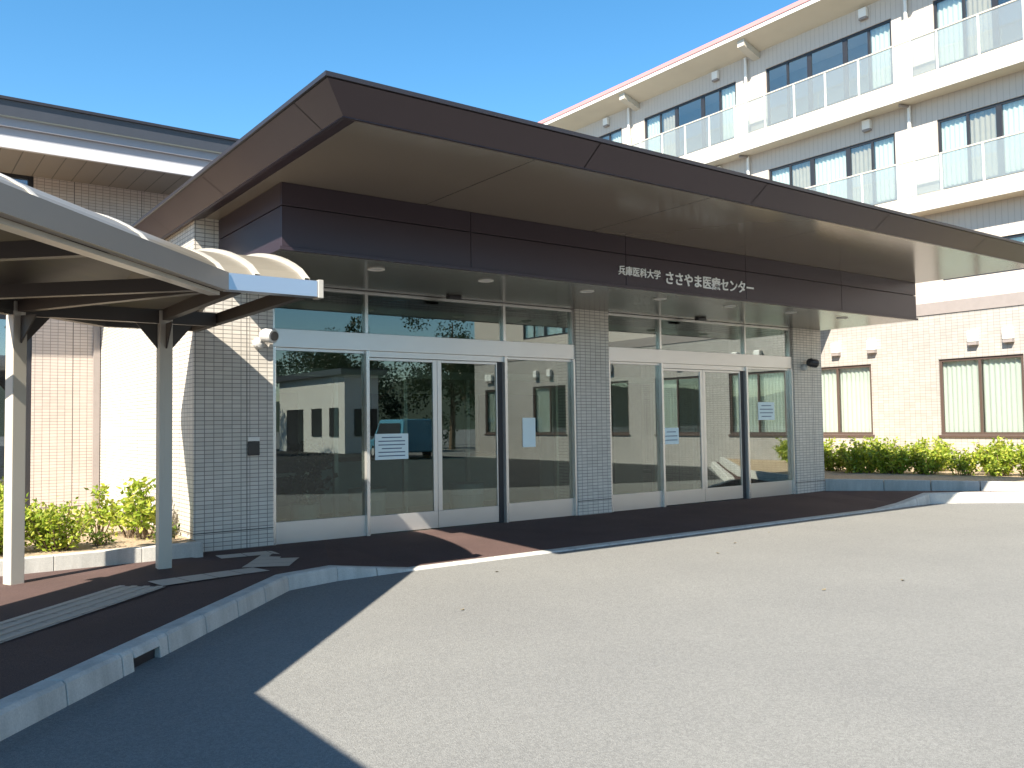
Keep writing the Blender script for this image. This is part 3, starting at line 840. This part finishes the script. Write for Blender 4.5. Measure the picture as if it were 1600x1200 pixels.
# ---------------------------------------------------------------- covered walkway
C_ = thing("covered_walkway", "beige covered walkway with a barrel roof on square posts at the left", "walkway shelter", (1.6, 9, .12))
ZE = 2.97; RISE = .47
ST_ = [((3.22, 7.5), (3.22, 10.95)), ((2.44, 7.5), (2.15, 10.95)), ((-.83, 3.95), (-3.95, 5.05)), ((-.83, -9.0), (-3.95, -9.0))]
NP = 20
def prof_pt(a, b, t, dz=0):
    z = ZE + RISE * (max(0, math.sin(PI * t)) ** .75) + dz
    return (a[0] + (b[0] - a[0]) * t, a[1] + (b[1] - a[1]) * t, z)
def station(u):
    """u in 0..3 along the run"""
    i = min(2, int(u)); f = u - i; L = lambda p, q: (p[0] + (q[0] - p[0]) * f, p[1] + (q[1] - p[1]) * f)
    return L(ST_[i][0], ST_[i + 1][0]), L(ST_[i][1], ST_[i + 1][1])
rt_ = MB(); ru = MB()
for i in range(3):
    A = [prof_pt(*ST_[i], k / NP) for k in range(NP + 1)]; Bq = [prof_pt(*ST_[i + 1], k / NP) for k in range(NP + 1)]
    for k in range(NP):
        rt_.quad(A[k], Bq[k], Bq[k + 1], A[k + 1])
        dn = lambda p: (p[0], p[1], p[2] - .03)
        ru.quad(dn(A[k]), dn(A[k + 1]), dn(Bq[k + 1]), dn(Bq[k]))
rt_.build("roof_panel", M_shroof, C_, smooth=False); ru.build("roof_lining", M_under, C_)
def rib(u, w=.05, h=.035, name="roof_rib", down=0.0):
    a, b = station(u); mb = MB()
    d = Vector((b[0] - a[0], b[1] - a[1])).normalized(); q = Vector((-d.y, d.x)) * w / 2
    vs = []
    for k in range(NP + 1):
        p = prof_pt(a, b, k / NP); 
        vs += [(p[0] + q.x, p[1] + q.y, p[2] - .005 - down), (p[0] - q.x, p[1] - q.y, p[2] - .005 - down), (p[0] - q.x, p[1] - q.y, p[2] + h), (p[0] + q.x, p[1] + q.y, p[2] + h)]
    fs = []
    for k in range(NP):
        for j in range(4): fs.append((k * 4 + j, k * 4 + (j + 1) % 4, k * 4 + 4 + (j + 1) % 4, k * 4 + 4 + j))
    mb.add(vs, fs); mb.build(name, M_rib, C_)
rib(.02, .05, .04, "roof_rib", .05)
rib(.62); rib(1.0, .05, .02)
for k in range(1, 4): rib(1 + k / 4.0, .035, .012)
rib(2.0, .05, .02)
for k in range(1, 6): rib(2 + k / 6.0)
# gutters
gt = MB(); fa = MB()
inner = [s[0] for s in ST_]; outer = [s[1] for s in ST_]
front = MB(); front.box(2.445, 7.44, 2.835, 3.28, 7.56, 2.985); front.build("front_gutter", M_gutter, C_, bevel=.004)
MB().box(3.283, 7.43, 2.825, 3.335, 7.565, 2.995).build("gutter_end_cap", M_rib, C_, bevel=.005)
fz = MB()
fz.obb((2.43, 7.45), (-.84, 3.90), .07, 2.825, 2.985); fz.obb((-.865, 3.92), (-.865, -9), .07, 2.827, 2.983)
fz.build("side_fascia", M_fascia, C_)
fl2 = MB(); fl2.obb((2.36, 7.52), (-.92, 3.95), .10, 2.79, 2.822); fl2.build("fascia_lip", M_rib, C_)
gb_ = MB(); gb_.box(2.15, 10.89, 2.84, 3.22, 10.98, 2.98); gb_.obb((2.15, 10.93), (-3.95, 5.05), .1, 2.84, 2.98); gb_.obb((-3.95, 5.05), (-3.95, -9), .1, 2.84, 2.98)
gb_.build("back_gutter", M_under, C_)
# posts
def post(x, y, rot, h):
    p = MB(); w = .07; c, s = math.cos(rot), math.sin(rot)
    P = [(x + (a * c - b * s) * w, y + (a * s + b * c) * w) for a, b in ((-1, -1), (1, -1), (1, 1), (-1, 1))]
    p.prism(P, .09, h); p.build("post", M_beige, C_, bevel=.008)
POSTS = [(1.15, 9.95, PI / 8), (2.58, 9.95, 0), (-1.75, 7.17, PI / 4), (-3.75, 2.4, 0), (-3.75, -3.2, 0)]
for x, y, r in POSTS: post(x, y, r, 2.94)
bm1 = MB()
bm1.obb((1.22, 9.95), (3.13, 9.95), .09, 2.80, 2.95)
bm1.obb((1.08, 9.9), (-1.75, 7.17), .09, 2.80, 2.95); bm1.obb((-1.75, 7.17), (-3.75, 5.0), .09, 2.80, 2.95); bm1.obb((-3.75, 5.0), (-3.75, -8.8), .09, 2.80, 2.95)
bm1.build("long_beam", M_under, C_)
for p0, p1 in (((3.18, 10.88), (3.18, 7.57)), ((2.58, 9.9), (2.58, 7.6)), ((1.18, 9.85), (2.36, 7.62)), ((2.34, 7.5), (.15, 9.7)), ((1.25, 6.35), (-.75, 8.35)), ((.2, 5.2), (-1.7, 7.15)), ((-.7, 4.2), (-2.8, 6.1))):
    b = MB(); b.obb(p0, p1, .08, 2.83, 2.95); b.build("cross_beam", M_under, C_)
for (x, y), ds in (((1.15, 9.95), ((1, 0), (.47, -.88))), ((2.58, 9.95), ((-1, 0), (1, 0), (0, -1)))):
    for dx, dy in ds:
        gq = MB(); q = Vector((-dy, dx)) * .008; a = Vector((x, y)) + Vector((dx, dy)) * .075; b = Vector((x, y)) + Vector((dx, dy)) * .30
        vs = []
        for s in (1, -1):
            vs += [(a.x + q.x * s, a.y + q.y * s, 2.52), (b.x + q.x * s, b.y + q.y * s, 2.795), (a.x + q.x * s, a.y + q.y * s, 2.795)]
        gq.add(vs, [(0, 1, 2), (3, 5, 4), (0, 3, 4, 1), (1, 4, 5, 2), (2, 5, 3, 0)]); gq.build("gusset", M_under, C_)

# ---------------------------------------------------------------- shrubs
def shrub_mesh(name, rx, ry, h, nstem, nleaf, leaf, sparse, mat, seed):
    random.seed(seed)
    st = MB(); lf = MB()
    for k in range(nstem):
        a = random.uniform(0, 2 * PI); r = math.sqrt(random.random())
        bx, by = rx * .35 * r * math.cos(a), ry * .35 * r * math.sin(a)
        ex, ey = rx * r * math.cos(a) * 1.0, ry * r * math.sin(a)
        hh = h * random.uniform(.55, 1.0) * (1 - .25 * r)
        pts = []
        for j in range(5):
            t = j / 4; pts.append(Vector((bx + (ex - bx) * t + random.gauss(0, .015), by + (ey - by) * t + random.gauss(0, .015), hh * t)))
        st.tube(pts, .006, 5, False, [.009, .008, .006, .005, .003])
        for j in range(int(nleaf / nstem)):
            t = random.uniform(sparse, 1.0) ** .8; i = min(3, int(t * 4)); f = t * 4 - i
            c = pts[i].lerp(pts[i + 1], f) + Vector((random.gauss(0, .045), random.gauss(0, .045), random.gauss(0, .03)))
            if c.z < .03: c.z = .03 + random.random() * .05
            leafquad(lf, c, leaf * random.uniform(.7, 1.3), leaf * .27)
    return st, lf
PROTO = {}
def shrub(kind, x, y, z, rot, sc, label, group):
    if kind not in PROTO:
        st, lf = shrub_mesh(*SPEC[kind])
        r = bpy.data.objects.new("shrub", None); COL.objects.link(r); r.empty_display_size = .2
        l = lf.build("foliage", SPEC[kind][8], r, fix=False); s = st.build("stems", M_twig, r, smooth=True)
        PROTO[kind] = r
        o = r
    else: o = copy_tree(PROTO[kind])
    o.location = (x, y, z); o.rotation_euler = (0, 0, rot); o.scale = (sc, sc, sc)
    return tag(o, label, "shrub", group)
SPEC = {
    'hedge_a': ("shrub", .50, .50, .80, 30, 1900, .085, .03, M_leaf2, 11),
    'hedge_b': ("shrub", .46, .46, .74, 24, 1400, .085, .10, M_leaf2, 12),
    'hedge_c': ("shrub", .42, .42, .64, 18, 950, .08, .15, M_leaf2, 13),
    'bushy': ("shrub", .52, .42, .70, 36, 2300, .062, .0, M_leaf2, 14),
    'sprig': ("shrub", .32, .28, .72, 10, 380, .08, .3, M_leaf2, 15),
    'low': ("shrub", .28, .2, .30, 9, 200, .06, .1, M_leaf, 16),
}
random.seed(3)
A = Vector((19.7, 12.3)); A2 = Vector((20.75, 8.75)); A3 = Vector((23.1, 5.6))
hed = []
for k in range(6): hed.append(A.lerp(A2, k / 5.0 + .02))
for k in range(1, 7): hed.append(A2.lerp(A3, k / 6.0))
kinds = ['hedge_a', 'hedge_a', 'hedge_b', 'hedge_c', 'hedge_b', 'hedge_a', 'hedge_b', 'hedge_a', 'hedge_c', 'hedge_a', 'hedge_b', 'hedge_a']
hl_ = ["tall yellow-green hedge shrub against the right tiled pillar", "full yellow-green hedge shrub second from the right tiled pillar", "loose yellow-green hedge shrub third from the right tiled pillar",
       "small sparse green hedge shrub below the blank wall between two ground floor windows", "loose hedge shrub fifth from the pillar with soil showing beside it", "full hedge shrub at the right end of the row in view"]
for k, (p, kd) in enumerate(zip(hed, kinds)):
    lab = hl_[k] if k < 6 else "yellow-green hedge shrub planted along the low kerb in front of the wing"
    shrub(kd, p.x + random.uniform(-.05, .05), p.y + random.uniform(-.05, .05), .29, random.uniform(0, 6), random.uniform(1.1, 1.28), lab, "hedge shrubs along the wing")
for k, (x, y, kd) in enumerate(((21.0, 12.6, 'hedge_a'), (21.4, 11.2, 'hedge_b'), (21.8, 9.9, 'hedge_a'), (20.0, 13.2, 'hedge_b'))):
    shrub(kd, x, y, .29, k * 1.7, 1.15, ["full shrub in the second hedge row behind the pillar end", "loose shrub in the second hedge row under the left window", "full shrub in the second hedge row under the right window", "loose shrub at the back of the hedge beside the pillar"][k], "hedge shrubs along the wing")
LS = [('bushy', 1.15, 11.25, 0, 1.05, "dense green shrub right beside the sunlit shelter post"), ('bushy', 1.72, 11.2, 2.1, .95, "dense green shrub at the sunny middle of the left planter"),
      ('bushy', .45, 11.5, 4.0, 1.1, "dense green shrub left of the sunlit shelter post"), ('low', 2.2, 11.3, 1.0, .8, "low browning shrub at the edge of the bare soil"),
      ('sprig', 2.35, 12.3, .4, 1.0, "thin upright shrub in front of the tiled wall's corner"), ('sprig', 2.66, 11.75, 2.2, 1.1, "thin tall leafy shrub left of the shaded shelter post"),
      ('sprig', 2.82, 11.6, 3.9, 1.15, "thin tall leafy shrub behind the shaded shelter post"), ('low', 2.86, 11.05, 5.0, 1.0, "low dark shrub at the foot of the tiled pillar"),
      ('sprig', 1.3, 12.6, 5.2, 1.2, "thin shrub at the back of the planter behind the dense bushes")]
for kd, x, y, r, s, lab in LS: shrub(kd, x, y, .262, r, s, lab, "planter shrubs beside the walkway")

# ---------------------------------------------------------------- behind the camera: what the entrance glass mirrors
def car(name, label, cat, x, y, rot, L, Wd, Hh, van, mat):
    t = thing(name, label, cat, (x, y, 0)); t.rotation_euler = (0, 0, rot)
    loc = t.location.copy()
    if van: pr = [(-L / 2, .35), (-L / 2 + .05, .85), (-L / 2 + .75, .98), (-L / 2 + 1.35, Hh), (L / 2 - .12, Hh), (L / 2, .9), (L / 2, .35)]
    else: pr = [(-L / 2, .35), (-L / 2 + .05, .72), (-L / 2 + 1.05, .88), (-L / 2 + 1.75, Hh), (L / 2 - .9, Hh), (L / 2 - .2, .95), (L / 2, .85), (L / 2, .35)]
    n = len(pr); m = MB(); vs = []
    for sgn in (-1, 1):
        for px_, z in pr: vs.append((px_ + loc.x, sgn * (Wd / 2 - (.12 if z > 1.2 else 0)) + loc.y, z))
    m.add(vs, [tuple(range(n)), tuple(range(n, 2 * n))[::-1]] + [(i, (i + 1) % n, n + (i + 1) % n, n + i) for i in range(n)])
    m.build("body", mat, t, bevel=.06)
    w = MB()
    for sgn in (-1, 1):
        x0, x1 = -L / 2 + 1.35, L / 2 - .35
        q = [(x0 - .25, 1.0), (x1 + .1, 1.0), (x1 - .05, Hh - .18), (x0 + .1, Hh - .18)]
        w.add([(a + loc.x, sgn * (Wd / 2 - .02 - (.04 if z > 1.2 else -.03)) + loc.y, z) for a, z in q], [(0, 1, 2, 3)])
    w.build("side_window", M_camdark, t, fix=False)
    for a in (-L / 2 + .75, L / 2 - .75):
        for sgn in (-1, 1):
            wh = MB(); yy = sgn * (Wd / 2 - .1); wh.tube([(a + loc.x, yy - .1 + loc.y, .31), (a + loc.x, yy + .1 + loc.y, .31)], .31, 20)
            wo_ = wh.build("wheel", M_camdark, t); hb = MB(); hb.tube([(a + loc.x, yy + sgn * .101 + loc.y, .31), (a + loc.x, yy + sgn * .115 + loc.y, .31)], .19, 16); hb.build("rim", M_camgrey, wo_)
    return t
car("parked_van", "light blue van parked past the corner of the wing, mirrored in the left door", "van", 20.9, -15.4, PI / 2 + .1, 4.4, 1.7, 1.9, True, plain("blue_paint", (.10, .30, .42), .25, 0, .05))
car("parked_car", "white car parked far across the lot, mirrored above the van", "car", 34, -42, .3, 4.0, 1.7, 1.75, True, plain("white_car_paint", (.7, .7, .7), .25, 0, .03))
Q = thing("far_building", "low pale building with a sunlit end wall mirrored in the leftmost glass panel", "building", (24, -28, 0))
MB().box(22, -34, 0, 24.2, -24, 4.6).build("wall", M_white, Q)
MB().box(21.6, -34.4, 4.602, 24.6, -23.6, 4.95).build("roof", M_navy, Q)
for y, w, z0, z1 in ((-32.6, 2.6, 0, 2.7), (-28.6, 1.4, 1.0, 2.7), (-26, 1.2, 1.0, 2.7)): MB().box(21.94, y, z0, 21.995, y + w, z1).build("window", M_camdark, Q)
for x in (22.6,): MB().box(x, -23.995, 1.0, x + 1.5, -23.94, 2.6).build("window", M_camdark, Q)
def tree(x, y, h, r, label, seed):
    random.seed(seed)
    t = thing("tree", label, "tree", (x, y, 0), "trees across the car park")
    tk = MB(); tk.tube([(x, y, 0), (x + .1, y, h * .3), (x, y + .1, h * .55), (x + .1, y, h * .9)], .2, 8, True, [.22, .17, .12, .04]); 
    for k in range(6):
        a = k * 1.05; z = h * (.3 + .07 * k); tk.tube([(x, y, z), (x + r * .7 * math.cos(a), y + r * .7 * math.sin(a), z + h * .18)], .05, 5, True, [.07, .02])
    tk.build("trunk", M_twig, t)
    cr = MB()
    cl = [(Vector((random.gauss(0, r * .45), random.gauss(0, r * .45), h * .62 + random.gauss(0, h * .16))), random.uniform(.5, 1.0) * r * .42) for _ in range(22)]
    for c, cr_ in cl:
        for _ in range(330):
            d = Vector((random.gauss(0, 1), random.gauss(0, 1), random.gauss(0, 1))).normalized() * cr_ * random.random() ** .35
            leafquad(cr, Vector((x, y, 0)) + c + d, .19, .07)
    cr.build("crown", M_leafd, t, fix=False)
tree(12.5, -30, 9, 3.6, "dark tree nearest the pale building, mirrored in the left transom", 21)
tree(18, -38, 8.0, 3.2, "smaller dark tree behind the pale building", 22)
tree(30, -25, 9, 3.6, "dark tree beyond the blue van", 23)
tree(27, -37.5, 9, 3.6, "dark tree behind the pale building's corner", 24)
tree(37, -31, 9, 3.6, "dark tree by the far parked car", 25)
tree(26.5, -30, 7.5, 3.0, "dark tree against the pale building's side wall", 26)

def white_pot(x, y, label):
    t = thing("planter_pot", label, "planter", (x, y, .095))
    p = MB(); p.tube([(x, y, .1), (x, y, .42), (x, y, .43), (x, y, .62)], .3, 22, True, [.27, .30, .31, .31]); p.build("pot", M_white, t)
white_pot(6.55, 12.9, "white planter pot behind the left sliding door")
white_pot(8.35, 12.7, "white planter pot behind the right leaf of the left sliding doors")
random.seed(5)
M_dry = plain("dry_leaf", (.21, .17, .10), .8, 0, .3, 40)
for k in range(7):
    x = random.uniform(4.2, 11); y = random.uniform(1.6 + x * .32, 8.2)
    a = random.uniform(0, 6.28); r = random.uniform(.018, .032)
    m = MB(); vs = [(x + r * math.cos(a + 2 * PI * j / 8) * (1 if j % 2 else .7) , y + r * .6 * math.sin(a + 2 * PI * j / 8), .006 + .012 * random.random()) for j in range(8)]
    m.add(vs + [(x, y, .005)], [(j, (j + 1) % 8, 8) for j in range(8)])
    tag(m.build("fallen_leaf", M_dry, fix=False), "small dry leaf lying on the sunlit asphalt of the forecourt", "leaf", "fallen leaves on the forecourt")
